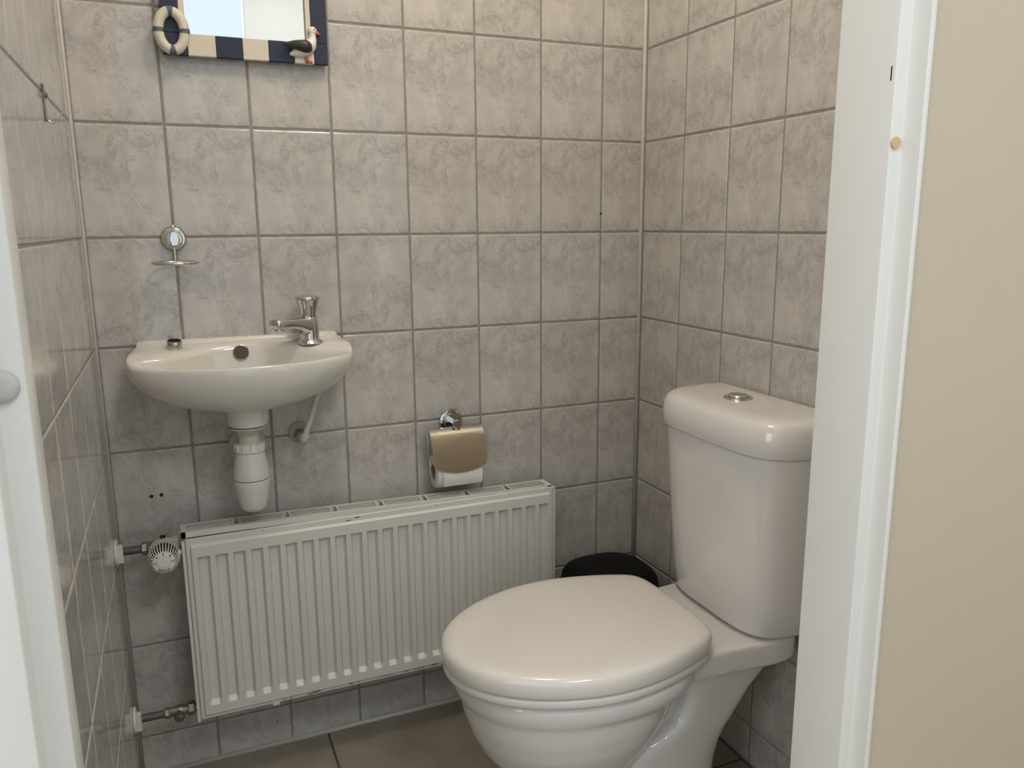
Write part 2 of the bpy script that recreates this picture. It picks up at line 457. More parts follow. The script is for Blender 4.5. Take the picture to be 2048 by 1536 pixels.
# drilled holes and spots in the tiles
def disc(parent, c, axis, r, h, mat, name):
    return obj(name, lathe(bmesh.new(), c, axis, [(r, 0), (r, h)], 14), mat, parent)
for (x, z, r) in ((0.0702, 0.6052, 0.0036), (0.0883, 0.6056, 0.0036), (1.0704, 1.1490, 0.0022), (0.2745, 0.052, 0.0012), (0.2755, 0.056, 0.0011)):
    disc(wall_back, (x, 0.0006, z), (0, -1, 0), r, 0.0012, M['dark'], 'drill_hole')

# floor of the toilet room: slab and large tiles
floor = struct('floor', box(bmesh.new(), -0.06, XR+0.06, -1.049, 0.06, -0.08, -0.0022), M['floor_grout'])
fx = [-0.002, 0.383, 0.833, XR+0.002]; fy = [0.002, -0.45, -0.90, -1.049]
for i in range(3):
    for j in range(3):
        g = 0.0022
        obj('floor_tile', box(bmesh.new(), fx[i]+g, fx[i+1]-g, fy[j+1]+g, fy[j]-g, -0.006, 0.0, 0.0008, 1), M['floor_tile'], floor, origin=((fx[i]+fx[i+1])/2, (fy[j]+fy[j+1])/2, 0))
ceiling = struct('ceiling', box(bmesh.new(), -0.08, XR+0.08, YF, 0.08, CEIL, CEIL+0.08), M['ceiling'])

# front wall (between toilet room and hall) with the door opening
OXL, OXR, OZT = 0.0443, 0.834, 2.06
def wall_front():
    bm = bmesh.new()
    box(bm, -1.62, OXL-0.030, -1.046, YF, 0, 2.50)
    box(bm, OXR+0.0205, 2.40, -1.046, YF, 0, 2.50)
    box(bm, OXL-0.030, OXR+0.0205, -1.046, YF, OZT+0.03, 2.50)
    return bm
struct('wall_front', wall_front(), M['beige'])

def door_frame():
    root = obj('trim_1', bmesh.new(), None); root['kind'] = 'structure'
    def rounded(poly, bev=0.0022):
        bm = bmesh.new(); prism(bm, poly, 0.0, OZT)
        ed = [e for e in bm.edges if abs(e.verts[0].co.z-e.verts[1].co.z) > 1]
        bmesh.ops.bevel(bm, geom=ed, offset=bev, segments=3, affect='EDGES', profile=0.5)
        return bm
    R = [(0.834, -0.945), (0.834, -1.025), (0.8495, -1.025), (0.8495, -1.049), (0.8565, -1.049), (0.8565, -0.945)]
    L = [(0.0443, -0.989), (0.0443, -1.025), (0.0255, -1.025), (0.0255, -1.049), (-0.045, -1.049), (-0.045, -0.989)]
    a = obj('jamb', rounded(R), M['frame'], root, True, auto=25)
    b = obj('jamb', rounded(L), M['frame'], root, True, auto=25)
    obj('head', box(bmesh.new(), -0.02, 0.8565, -1.049, -0.95, OZT, OZT+0.05, 0.002), M['frame'], root)
    disc(root, (0.8400, -1.0252, 1.2048), (0, -1, 0), 0.0060, 0.0022, M['bumper'], 'door_bumper')
    o = obj('door_bumper', lathe(bmesh.new(), (0.0285, -1.0252, 1.0185), (0, -1, 0), [(0.0118, 0), (0.0118, 0.002), (0.0095, 0.0045), (0.005, 0.0055)], 24), M['rubber'], root, True)
    obj('strike_slot', box(bmesh.new(), 0.8337, 0.8342, -1.0200, -1.0186, 1.266, 1.280), M['dark'], root)
    return root
door_frame()

# hall around the camera
HX0, HX1, HY1 = -1.62, 2.40, -2.70
struct('wall_hall_right', box(bmesh.new(), HX1, HX1+0.08, HY1, -1.046, 0, 2.5), M['white_wall'])
def hall_left():
    bm = bmesh.new(); y0, y1, z0, z1 = -2.6, -1.3, 0.75, 2.35
    box(bm, HX0-0.08, HX0, HY1, y0, 0, 2.5); box(bm, HX0-0.08, HX0, y1, -1.046, 0, 2.5)
    box(bm, HX0-0.08, HX0, y0, y1, 0, z0); box(bm, HX0-0.08, HX0, y0, y1, z1, 2.5); return bm
struct('wall_hall_left', hall_left(), M['white_wall'])
w1 = struct('window_1', box(bmesh.new(), HX0-0.05, HX0-0.046, -2.6, -1.3, 0.75, 2.35), M['glass'])
for a in ((-2.6, -2.55, 0.75, 2.35), (-1.35, -1.3, 0.75, 2.35), (-2.55, -1.35, 0.75, 0.80), (-2.55, -1.35, 2.30, 2.35)):
    obj('window_frame', box(bmesh.new(), HX0-0.07, HX0-0.02, a[0], a[1], a[2], a[3]), M['frame'], w1)
bm = box(bmesh.new(), 0.575, 1.14, HY1-0.12, HY1, 0, 2.5); box(bm, 2.22, HX1+0.08, HY1-0.12, HY1, 0, 2.5)
box(bm, 1.14, 2.22, HY1-0.12, HY1, 0, 0.28); box(bm, 1.14, 2.22, HY1-0.12, HY1, 1.92, 2.5)
struct('wall_hall_far', bm, M['hall_wall'])
w3 = struct('added_window_3', box(bmesh.new(), 1.14, 2.22, HY1-0.06, HY1-0.055, 0.28, 1.92), M['glass'])  # added window, invented to go with the extra fill light
for a in ((1.14, 1.155, 0.28, 1.92), (2.205, 2.22, 0.28, 1.92), (1.155, 2.205, 1.905, 1.92), (1.155, 2.205, 0.28, 0.295)):
    obj('window_frame', box(bmesh.new(), a[0], a[1], HY1-0.10, HY1-0.01, a[2], a[3]), M['frame'], w3)
struct('wall_hall_end', box(box(bmesh.new(), HX0-0.08, -0.64, HY1-0.12, HY1, 0, 2.5), -0.64, 0.575, HY1-0.12, HY1, 2.36, 2.5), M['white_wall'])
w2 = struct('window_2', box(bmesh.new(), -0.64, 0.575, HY1-0.06, HY1-0.055, 0.2, 2.36), M['glass'])
for a in ((-0.64, -0.625, 0.0, 2.36), (0.565, 0.575, 0.0, 2.36), (-0.625, 0.565, 2.345, 2.36), (-0.625, 0.565, 0.0, 0.22)):
    obj('window_frame', box(bmesh.new(), a[0], a[1], HY1-0.10, HY1-0.01, a[2], a[3]), M['frame'], w2)
struct('ceiling_hall', box(bmesh.new(), HX0-0.08, HX1+0.08, HY1-0.12, YF, 2.5, 2.58), M['ceiling'])
fh = struct('floor_hall', box(bmesh.new(), HX0-0.08, HX1+0.08, HY1-0.12, -1.049, -0.08, -0.006), M['floor_grout'])
yy = -1.0505
k = 0
while yy > HY1:
    y2 = max(yy-0.19, HY1); x = HX0 - (k % 3)*0.4
    while x < HX1:
        x2 = min(x+1.28, HX1); xs = max(x, HX0)
        if x2-xs > 0.02:
            obj('plank', box(bmesh.new(), xs+0.0006, x2-0.0006, y2+0.0006, yy-0.0006, -0.006, 0.0), M['wood'], fh, origin=((xs+x2)/2, (yy+y2)/2, 0))
        x += 1.28
    yy -= 0.19; k += 1

# ------------------------------------------------------------------ toilet
Y0 = -0.505
def egg(front, back, hw, n=96, nf=2.05, nb=3.2, mid=0.58):
    xm = front + (back-front)*mid; out = []
    for i in range(n):
        a = 2*PI*i/n; c, s = math.cos(a), math.sin(a)
        e = nb if c > 0 else nf
        L = (back-xm) if c > 0 else (xm-front)
        px = math.copysign(abs(c)**(2/e), c)*L; py = math.copysign(abs(s)**(2/e), s)*hw
        out.append((xm+px, Y0+py))
    return out
def lift(poly, z): return [(x, y, z) for x, y in poly]

LIDPTS = [(0.5045, 0), (0.509, 0.032), (0.522, 0.066), (0.547, 0.100), (0.582, 0.130), (0.625, 0.154), (0.675, 0.172), (0.725, 0.181), (0.775, 0.182),
          (0.825, 0.175), (0.87, 0.163), (0.91, 0.149), (0.937, 0.136), (0.953, 0.118), (0.961, 0.09), (0.9635, 0.045), (0.964, 0)]
def lid_outline():
    pts = [(x, w) for x, w in LIDPTS] + [(x, -w) for x, w in reversed(LIDPTS[1:-1])]
    return [(p.x, Y0+p.y) for p in catmull([(a, b, 0) for a, b in pts], 4, True)]
def inset(poly, d):
    n = len(poly); out = []
    cx = sum(p[0] for p in poly)/n; cyy = sum(p[1] for p in poly)/n
    for i in range(n):
        a, b = poly[i-1], poly[(i+1) % n]
        tx, ty = b[0]-a[0], b[1]-a[1]; l = math.hypot(tx, ty) or 1
        nx, ny = ty/l, -tx/l
        if (poly[i][0]-cx)*nx + (poly[i][1]-cyy)*ny < 0: nx, ny = -nx, -ny
        out.append((poly[i][0]-nx*d, poly[i][1]-ny*d))
    return out
def scaled(poly, s):
    n = len(poly); cx = sum(p[0] for p in poly)/n; cyy = sum(p[1] for p in poly)/n
    return [(cx+(x-cx)*s, cyy+(y-cyy)*s) for x, y in poly]

toilet = thing('toilet', (0.80, Y0, 0), 'white close-coupled ceramic toilet with closed lid beside the door frame', 'toilet')
# pan: bowl, trapway column and cistern shelf fused into one ceramic body
bm = bmesh.new()
secs = [(0.0, 0.612, 0.95, 0.106), (0.03, 0.616, 0.94, 0.103), (0.10, 0.619, 0.90, 0.098), (0.165, 0.620, 0.86, 0.098), (0.185, 0.612, 0.845, 0.103), (0.205, 0.592, 0.850, 0.115), (0.235, 0.570, 0.868, 0.131),
        (0.27, 0.553, 0.888, 0.146), (0.305, 0.542, 0.902, 0.156), (0.338, 0.536, 0.912, 0.161), (0.344, 0.532, 0.930, 0.165), (0.350, 0.528, 0.944, 0.169), (0.362, 0.525, 0.952, 0.172), (0.374, 0.526, 0.952, 0.172), (0.381, 0.530, 0.950, 0.168), (0.384, 0.538, 0.945, 0.160)]
loft(bm, [lift(egg(f, b, w, 80, 2.1, 2.6, 0.56), z) for z, f, b, w in secs])
pan = obj('pan', bm, M['ceramic'], toilet, True)
t2 = bmesh.new()
def slab(x0, x1, hw, nexp=5, n=48):
    out = []
    xm, L = (x0+x1)/2, (x1-x0)/2
    for i in range(n):
        a = 2*PI*i/n; c, s = math.cos(a), math.sin(a)
        out.append((xm+math.copysign(abs(c)**(2/nexp), c)*L, Y0+math.copysign(abs(s)**(2/nexp), s)*hw))
    return out
loft(t2, [lift(slab(x0, x1, hw), z) for z, x0, x1, hw in ((0, 0.66, 1.006, 0.106), (0.05, 0.67, 1.006, 0.102), (0.11, 0.68, 1.006, 0.100), (0.155, 0.70, 1.011, 0.100), (0.19, 0.74, 1.018, 0.101), (0.215, 0.80, 1.028, 0.102), (0.235, 0.865, 1.038, 0.1025), (0.255, 0.898, 1.050, 0.103), (0.29, 0.913, 1.074, 0.105), (0.325, 0.917, 1.110, 0.108), (0.36, 0.91, 1.142, 0.112))])
loft(t2, [lift(slab(0.72, 1.0, 0.072), z) for z in (0.14, 0.25, 0.36)])
def shelf_(p): return [(x, Y0+(y-Y0)*(0.90+0.10*smoothstep(0.93, 1.08, x))) for x, y in p]
loft(t2, [lift(shelf_(p), z) for p, z in ((inset(slab(0.84, 1.146, 0.140, 7), 0.006), 0.347), (slab(0.84, 1.146, 0.140, 7), 0.352), (slab(0.84, 1.146, 0.140, 7), 0.393), (inset(slab(0.84, 1.146, 0.140, 7), 0.004), 0.397))])
bmesh.ops.translate(t2, verts=t2.verts, vec=-world_loc(toilet))
b0 = bmesh.new(); b0.from_mesh(pan.data); merge(b0, t2); b0.to_mesh(pan.data); b0.free()
remesh_obj(pan, 0.0034, 9, 0.5)

lo = lid_outline()
def ring_prof(poly, prof):
    bm = bmesh.new(); rings = [lift(inset(poly, d), z) for d, z in prof]
    vs_ = [[bm.verts.new(p) for p in r] for r in rings]; n = len(poly); m = len(prof)
    for a in range(m):
        A, B = vs_[a], vs_[(a+1) % m]
        for i in range(n): bm.faces.new((A[i], A[(i+1) % n], B[(i+1) % n], B[i]))
    return bm
obj('seat', ring_prof(inset(lo, 0.003), [(0.007, 0.3855), (0.002, 0.3870), (0.0, 0.3910), (0.0, 0.3985), (0.0025, 0.4025), (0.06, 0.4035), (0.064, 0.40), (0.064, 0.390), (0.06, 0.3855)]), M['plastic_lid'], toilet, True)
rings = [lift(inset(lo, 0.006), 0.4055), lift(inset(lo, 0.0015), 0.4065), lift(lo, 0.4095), lift(inset(lo, 0.0003), 0.4200), lift(inset(lo, 0.0012), 0.4280), lift(inset(lo, 0.0032), 0.4325), lift(inset(lo, 0.0065), 0.4362), lift(inset(lo, 0.012), 0.4386),
         lift(inset(lo, 0.022), 0.4402), lift(inset(lo, 0.036), 0.4410), lift(scaled(inset(lo, 0.036), 0.7), 0.4416), lift(scaled(inset(lo, 0.036), 0.3), 0.4420)]
obj('lid', loft(bmesh.new(), rings), M['plastic_lid'], toilet, True)
for s in (-1, 1):
    obj('hinge', lathe(bmesh.new(), (0.958, Y0+s*0.078-0.016, 0.4030), (0, 1, 0), [(0.009, 0), (0.010, 0.002), (0.010, 0.030), (0.009, 0.032)], 20), M['plastic_lid'], toilet, True)

def cist(front, back, hw, nexp=4.2, n=64):
    out = []
    for i in range(n+1):
        th = PI*i/n
        c, s = math.cos(th), math.sin(th)
        y = math.copysign(abs(c)**(2/nexp), c)*hw
        x = back - (back-front)*abs(s)**(2/nexp)
        out.append((x, Y0+0.002+y))
    return out
BK = 1.174
body = [(0.3985, 1.045, 0.138), (0.401, 1.032, 0.148), (0.408, 1.026, 0.153), (0.45, 1.023, 0.157), (0.55, 1.017, 0.165), (0.65, 1.011, 0.172), (0.738, 1.006, 0.178)]
obj('cistern', loft(bmesh.new(), [lift(cist(f, BK, w), z) for z, f, w in body]), M['ceramic'], toilet, True, auto=50)
lidr = [(0.7395, 1.008, 0.178, BK), (0.7405, 1.001, 0.184, BK), (0.744, 0.9985, 0.1865, BK), (0.770, 0.9985, 0.1862, BK), (0.786, 1.001, 0.1845, BK), (0.796, 1.007, 0.180, BK-0.001), (0.8015, 1.015, 0.173, BK-0.003), (0.8045, 1.028, 0.162, BK-0.007), (0.8058, 1.045, 0.145, BK-0.02)]
obj('cistern_lid', loft(bmesh.new(), [lift(cist(f, b, w), z) for z, f, w, b in lidr]), M['ceramic'], toilet, True, auto=60)
BX, BY, BZ = 1.094, -0.487, 0.8062
fb = obj('flush_button', lathe(bmesh.new(), (BX, BY, BZ-0.002), (0, 0, 1), [(0.0265, 0), (0.0265, 0.003), (0.0255, 0.0045), (0.021, 0.0052), (0.0195, 0.0042)], 40), M['chrome'], toilet, True, auto=40)
obj('push_plate', lathe(bmesh.new(), (BX, BY, BZ), (0, 0, 1), [(0.0185, 0), (0.0185, 0.0055), (0.0175, 0.0065), (0.010, 0.0068)], 36), M['chrome_dull'], fb, True, auto=40)

# ------------------------------------------------------------------ wash basin
CX = 0.2575
OUT = [(-0.187, 0), (-0.190, -0.022), (-0.199, -0.052), (-0.2045, -0.085), (-0.195, -0.122), (-0.167, -0.155), (-0.120, -0.184), (-0.062, -0.203), (0, -0.209),
       (0.062, -0.203), (0.120, -0.184), (0.167, -0.155), (0.195, -0.122), (0.2055, -0.085), (0.201, -0.052), (0.192, -0.022), (0.187, 0)]
INN = [(-0.186, -0.098), (-0.150, -0.088), (-0.105, -0.066), (-0.055, -0.045), (0, -0.038), (0.055, -0.045), (0.105, -0.066), (0.150, -0.088), (0.186, -0.098),
       (0.172, -0.130), (0.130, -0.164), (0.070, -0.187), (0, -0.195), (-0.070, -0.187), (-0.130, -0.164), (-0.172, -0.130)]
oo = [(p.x, p.y) for p in catmull([(a, b, 0) for a, b in OUT], 8)]
ii = [(p.x, p.y) for p in catmull([(a, b, 0) for a, b in INN], 8, True)]
NB = 180; PC = (0.0, -0.105)
def polar(poly, a):
    dx, dy = math.cos(a), math.sin(a); best = None; n = len(poly)
    for i in range(n):
        (x1, y1), (x2, y2) = poly[i], poly[(i+1) % n]
        ex, ey = x2-x1, y2-y1; det = dx*(-ey) + dy*ex
        if abs(det) < 1e-12: continue
        rx, ry = x1-PC[0], y1-PC[1]
        t = (rx*(-ey) + ry*ex)/det; s = (dx*ry - dy*rx)/det
        if t > 0 and -1e-6 <= s <= 1+1e-6: best = t if best is None else max(best, t)
    return (PC[0]+dx*best, PC[1]+dy*best)
ang = [2*PI*(i+0.5)/NB for i in range(NB)]
OP = [polar(oo, a) for a in ang]; IP = [polar(ii, a) for a in ang]
def zr(y):
    return 0.8825 + 0.0175*smoothstep(-0.125, -0.045, y) + 0.0055*smoothstep(-0.05, -0.018, y) + 0.0075*smoothstep(-0.0185, -0.0125, y)
def outer(s, z, dz=0.0):
    return [(CX+x*s, y*(0.55+0.45*s), (z if z is not None else zr(y)+dz)) for x, y in OP]
def mixr(m, dz=0.0):
    out = []
    for (ox, oy), (ix, iy) in zip(OP, IP):
        x, y = ox+(ix-ox)*m, oy+(iy-oy)*m; out.append((CX+x, y, zr(y)+dz))
    return out
def inner(s, z, frac=None):
    c = (0.0, -0.110); out = []
    for x, y in IP:
        px, py = c[0]+(x-c[0])*s, c[1]+(y-c[1])*s
        out.append((CX+px, py, z if frac is None else zr(y)*(1-frac)+z*frac))
    return out
rings = [outer(0.17, 0.7875), outer(0.32, 0.7880), outer(0.48, 0.7925), outer(0.63, 0.8010), outer(0.76, 0.8125), outer(0.87, 0.8275), outer(0.945, 0.8440), outer(0.985, 0.8570), outer(0.9975, 0.8665)]
def rim_ring(s, dz): return [(CX+x*s, y*(0.55+0.45*s), zr(y)-dz) for x, y in OP]
rings += [rim_ring(1.0, 0.0095), rim_ring(0.9985, 0.0060), rim_ring(0.9945, 0.0030), rim_ring(0.988, 0.0010), rim_ring(0.980, 0.0), mixr(0.25), mixr(0.31), mixr(0.36), mixr(0.41), mixr(0.46), mixr(0.52), mixr(0.6), mixr(0.72, -0.0003), mixr(0.84, -0.0010), mixr(0.93, -0.0028)]
rings += [inner(0.992, 0.80, 0.06), inner(0.965, 0.80, 0.16), inner(0.93, 0.80, 0.34), inner(0.86, 0.80, 0.58), inner(0.74, 0.80, 0.80), inner(0.55, 0.80, 0.93), inner(0.30, 0.80, 1.0), inner(0.12, 0.799, 1.0)]
basin_root = thing('washbasin', (CX, 0, 0.79), 'small cream ceramic wall-hung washbasin under the striped mirror', 'washbasin')
obj('bowl', loft(bmesh.new(), rings), M['basin'], basin_root, True, auto=70)
obj('drain_neck', lathe(bmesh.new(), (0.2545, -0.100, 0.800), (0, 0, -1), [(0.046, 0.0), (0.0405, 0.008), (0.0385, 0.016), (0.038, 0.040), (0.036, 0.0445), (0.030, 0.045)], 40), M['basin'], basin_root, True, auto=50)
ov = obj('overflow_hole', lathe(bmesh.new(), (0.2545, -0.0385, 0.8850), (0.0, -0.97, 0.22), [(0.0150, 0), (0.0150, 0.0042), (0.0132, 0.0049), (0.0127, 0.0040)], 28), M['chrome_dull'], basin_root, True, auto=40)
obj('opening', lathe(bmesh.new(), (0.2545, -0.0385, 0.8850), (0.0, -0.97, 0.22), [(0.0128, 0.002), (0.0128, 0.0043)], 28), M['murk'], ov)
ch = obj('plug_rest', lathe(bmesh.new(), (0.1365, -0.036, 0.897), (0.05, -0.20, 0.97), [(0.0125, 0), (0.0135, 0.003), (0.0135, 0.018), (0.0125, 0.0195), (0.0115, 0.0195), (0.0113, 0.014)], 28), M['chrome_dull'], basin_root, True, auto=40)
obj('socket', lathe(bmesh.new(), (0.1365, -0.036, 0.897), (0.05, -0.20, 0.97), [(0.0112, 0.013), (0.0112, 0.0155)], 24), M['dark'], ch)

# tap
TX, TY = 0.3855, -0.050
tap = thing('basin_tap', (TX, TY, 0.8975), 'chrome pillar tap with flared knob on the cream washbasin', 'tap')
obj('base_flange', lathe(bmesh.new(), (TX, TY, 0.8965), (0, 0, 1), [(0.0255, 0), (0.0262, 0.002), (0.0235, 0.005), (0.0195, 0.0095), (0.0175, 0.011)], 40), M['chrome'], tap, True, auto=35)
obj('body', lathe(bmesh.new(), (TX, TY, 0.9065), (0, 0, 1), [(0.0190, 0), (0.0190, 0.010), (0.0182, 0.025), (0.0170, 0.041), (0.0160, 0.0425)], 40), M['chrome'], tap, True, auto=35)
obj('knob', lathe(bmesh.new(), (TX, TY, 0.9475), (0, 0, 1), [(0.0150, 0), (0.0155, 0.001), (0.0160, 0.010), (0.0187, 0.022), (0.0228, 0.034), (0.0245, 0.0390), (0.0236, 0.0412), (0.015, 0.0435), (0.006, 0.0442)], 40), M['chrome'], tap, True, auto=50)
bm = bmesh.new(); tip = Vector((0.3120, -0.104, 0.9405)); st = Vector((TX, TY, 0.936)); rings = []
dirv = (Vector((tip.x, tip.y, 0))-Vector((TX, TY, 0))); L = dirv.length; dirv.normalize(); sd = Vector((-dirv.y, dirv.x, 0))
for t_, w_, h_, zc_ in ((0.0, 0.0175, 0.0185, 0.9305), (0.18, 0.0175, 0.0175, 0.9315), (0.35, 0.0170, 0.0130, 0.9375), (0.55, 0.0165, 0.0110, 0.9405), (0.75, 0.0160, 0.0106, 0.9420), (0.92, 0.0150, 0.0104, 0.9425), (0.985, 0.0138, 0.0092, 0.9430), (1.0, 0.0120, 0.0072, 0.9432)):
    c = Vector((TX, TY, zc_)) + dirv*(L*t_); ring = []
    for k in range(28):
        a = 2*PI*k/28; cc, ss = math.cos(a), math.sin(a)
        ring.append(c + sd*(math.copysign(abs(cc)**0.75, cc)*w_) + Vector((0, 0, 1))*(math.copysign(abs(ss)**0.75, ss)*h_))
    rings.append(ring)
sp = obj('spout', loft(bm, rings), M['chrome'], tap, True, auto=50)
obj('aerator', lathe(bmesh.new(), Vector((TX, TY, 0.936))+dirv*(L*0.86), (0, 0, -1), [(0.0095, 0), (0.0095, 0.0055), (0.0078, 0.006)], 24), M['chrome_dull'], sp, True, auto=40)

# bottle trap
trap = thing('bottle_trap', (0.2535, -0.100, 0.585), 'white plastic bottle trap hanging under the washbasin', 'drain trap')
TC = (0.2535, -0.100)
obj('washer', lathe(bmesh.new(), (*TC, 0.7530), (0, 0, -1), [(0.0355, 0), (0.0362, 0.0015), (0.034, 0.005), (0.026, 0.009), (0.021, 0.014), (0.0195, 0.020), (0.0195, 0.040)], 40), M['ivory_plastic'], trap, True, auto=40)
bm = bmesh.new(); lathe(bm, (*TC, 0.7200), (0, 0, -1), [(0.0205, 0), (0.0245, 0.001), (0.0262, 0.004), (0.0272, 0.014), (0.0285, 0.0155), (0.0270, 0.0165)], 40)
for k in range(12):
    a = 2*PI*k/12; x, y = TC[0]+0.0262*math.cos(a), TC[1]+0.0262*math.sin(a)
    lathe(bm, (x, y, 0.7185), (0, 0, -1), [(0.0018, 0), (0.0022, 0.003), (0.0024, 0.012)], 8)
obj('nut', bm, M['white_plastic'], trap, True, auto=40)
obj('upper_body', lathe(bmesh.new(), (*TC, 0.7040), (0, 0, -1), [(0.0235, 0), (0.0265, 0.002), (0.0300, 0.018), (0.0330, 0.036), (0.0345, 0.051), (0.0342, 0.0535)], 44), M['white_plastic'], trap, True, auto=40)
obj('cup', lathe(bmesh.new(), (*TC, 0.6486), (0, 0, -1), [(0.0335, 0), (0.0340, 0.001), (0.0330, 0.012), (0.0295, 0.034), (0.0260, 0.052), (0.0235, 0.059), (0.0190, 0.0630), (0.010, 0.0645)], 44), M['white_plastic'], trap, True, auto=50)
obj('outlet_pipe', lathe(bmesh.new(), (TC[0]-0.001, -0.070, 0.690), (0, 1, 0), [(0.0165, -0.01), (0.0165, 0.0685)], 24), M['white_plastic'], trap, True, auto=40)
obj('wall_rosette', lathe(bmesh.new(), (0.2570, -0.0002, 0.688), (0, -1, 0), [(0.0370, 0), (0.0372, 0.002), (0.0350, 0.0050), (0.0260, 0.0075), (0.0200, 0.0080)], 44), M['ivory_plastic'], trap, True, auto=40)

# water supply pipe
sup = thing('water_supply_pipe', (0.3600, 0, 0.70), 'thin ivory water pipe with round wall rosette beneath the washbasin', 'pipe')
pts = catmull([(0.402, -0.052, 0.820), (0.399, -0.052, 0.803), (0.389, -0.053, 0.775), (0.371, -0.053, 0.725), (0.3645, -0.052, 0.706)], 6)
obj('pipe', tube(bmesh.new(), pts, 0.0062, 14), M['ivory_plastic'], sup, True)
obj('elbow', tube(bmesh.new(), catmull([(0.3665, -0.0522, 0.712), (0.3635, -0.052, 0.703), (0.3615, -0.047, 0.6985), (0.361, -0.030, 0.6985), (0.361, -0.002, 0.699)], 5), 0.0088, 16), M['ivory_plastic'], sup, True)
obj('cap_nut', lathe(bmesh.new(), (0.361, -0.020, 0.7005), (0, 1, 0), [(0.0115, 0), (0.0125, 0.002), (0.0125, 0.014), (0.0115, 0.016)], 6), M['brass_old'], sup)
obj('wall_rosette', lathe(bmesh.new(), (0.3606, -0.0002, 0.7055), (0, -1, 0), [(0.0222, 0), (0.0224, 0.0015), (0.0205, 0.004), (0.013, 0.0055)], 36), M['grey_plastic'], sup, True, auto=40)

# ------------------------------------------------------------------ radiator
RX0, RX1, RZ0, RZ1, RYF, RYB = 0.1235, 0.9035, 0.158, 0.5410, -0.100, -0.048
rad = thing('radiator', ((RX0+RX1)/2, -0.06, RZ0), 'white fluted panel radiator with chipped paint on the back wall', 'radiator')
def radiator_panel():
    bm = bmesh.new()
    NCH = 23; m = 0.012; pitch = (RX1-RX0-2*m)/NCH
    xs = [(RX0, 0.0), (RX0+0.004, 0.0015), (RX0+0.008, 0.0018), (RX0+m, 0.0055)]
    # x stations: (x, recessed 0/1)
    st_ = [(RX0, -1), (RX0+0.0022, -2), (RX0+0.0075, -2), (RX0+0.0105, 0)]
    for k in range(NCH):
        a = RX0+m+k*pitch
        st_ += [(a+pitch*0.22, 0), (a+pitch*0.36, 1), (a+pitch*0.78, 1), (a+pitch*0.92, 0)]
    st_ += [(RX1-0.0105, 0), (RX1-0.0075, -2), (RX1-0.0022, -2), (RX1, -1)]
    zs = [(RZ0, -1), (RZ0+0.0022, -2), (RZ0+0.0075, -2), (RZ0+0.0115, 0), (RZ0+0.030, 0), (RZ0+0.0385, 1), (RZ1-0.044, 1), (RZ1-0.0375, 0), (RZ1-0.0170, 0), (RZ1-0.0125, -2), (RZ1-0.0022, -2), (RZ1, -1)]
    H = {-1: -0.0070, -2: -0.0042, 0: 0.0, 1: -0.0095}
    grid = []
    for z, cz in zs:
        row = []
        for x, cx_ in st_:
            if cx_ < 0 or cz < 0: h = min(H[cx_] if cx_ < 0 else 0, H[cz] if cz < 0 else 0)
            else: h = H[1] if (cx_ == 1 and cz == 1) else 0.0
            row.append(bm.verts.new((x, RYF - h, z)))
        grid.append(row)
    for a, b in zip(grid[:-1], grid[1:]):
        for i in range(len(a)-1): bm.faces.new((a[i], a[i+1], b[i+1], b[i]))
    # rim turned back
    n = len(st_); loop = [grid[0][i] for i in range(n)] + [grid[j][n-1] for j in range(1, len(zs))] + [grid[-1][i] for i in range(n-2, -1, -1)] + [grid[j][0] for j in range(len(zs)-2, 0, -1)]
    back = [bm.verts.new((v.co.x, RYF+0.010, v.co.z)) for v in loop]; m_ = len(loop)
    for i in range(m_): bm.faces.new((loop[i], loop[(i+1) % m_], back[(i+1) % m_], back[i]))
    bm.faces.new(back)
    return bm
bm = radiator_panel(); bmesh.ops.bevel(bm, geom=[e for e in bm.edges if len(e.link_faces) == 2 and e.calc_face_angle(0) > 0.35 and abs(e.verts[0].co.y-RYF) < 0.009 and abs(e.verts[1].co.y-RYF) < 0.009], offset=0.0007, segments=1, affect='EDGES', profile=0.5)
obj('front_panel', bm, M['rad'], rad, True, auto=22)
obj('rear_panel', box(bmesh.new(), RX0+0.004, RX1-0.004, RYB-0.006, RYB, RZ0+0.006, RZ1-0.008, 0.002), M['rad'], rad)
# side covers
for x0, x1 in ((RX0-0.0065, RX0-0.0005), (RX1+0.0005, RX1+0.0060)):
    obj('side_cover', box(bmesh.new(), x0, x1, RYF+0.006, RYB-0.002, RZ0-0.004, RZ1-0.004, 0.0012), M['rad'], rad)
# convector fins inside, seen through the grille; dark colour stands for the shade there
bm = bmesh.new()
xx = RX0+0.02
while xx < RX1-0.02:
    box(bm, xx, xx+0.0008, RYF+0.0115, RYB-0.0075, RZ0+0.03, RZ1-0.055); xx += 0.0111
tag(obj('convector_fins', bm, M['chip_and_shade'], rad), kind='stuff')
obj('slot_shade_sheet', box(bmesh.new(), RX0+0.004, RX1-0.004, RYF+0.0101, RYF+0.0106, RZ0+0.02, RZ1-0.004), M['chip_and_shade'], rad)  # dark sheets added inside, slot shade put into their colour
obj('slot_shade_sheet', box(bmesh.new(), RX0+0.004, RX1-0.004, RYB-0.0066, RYB-0.0061, RZ0+0.02, RZ1-0.008), M['chip_and_shade'], rad)
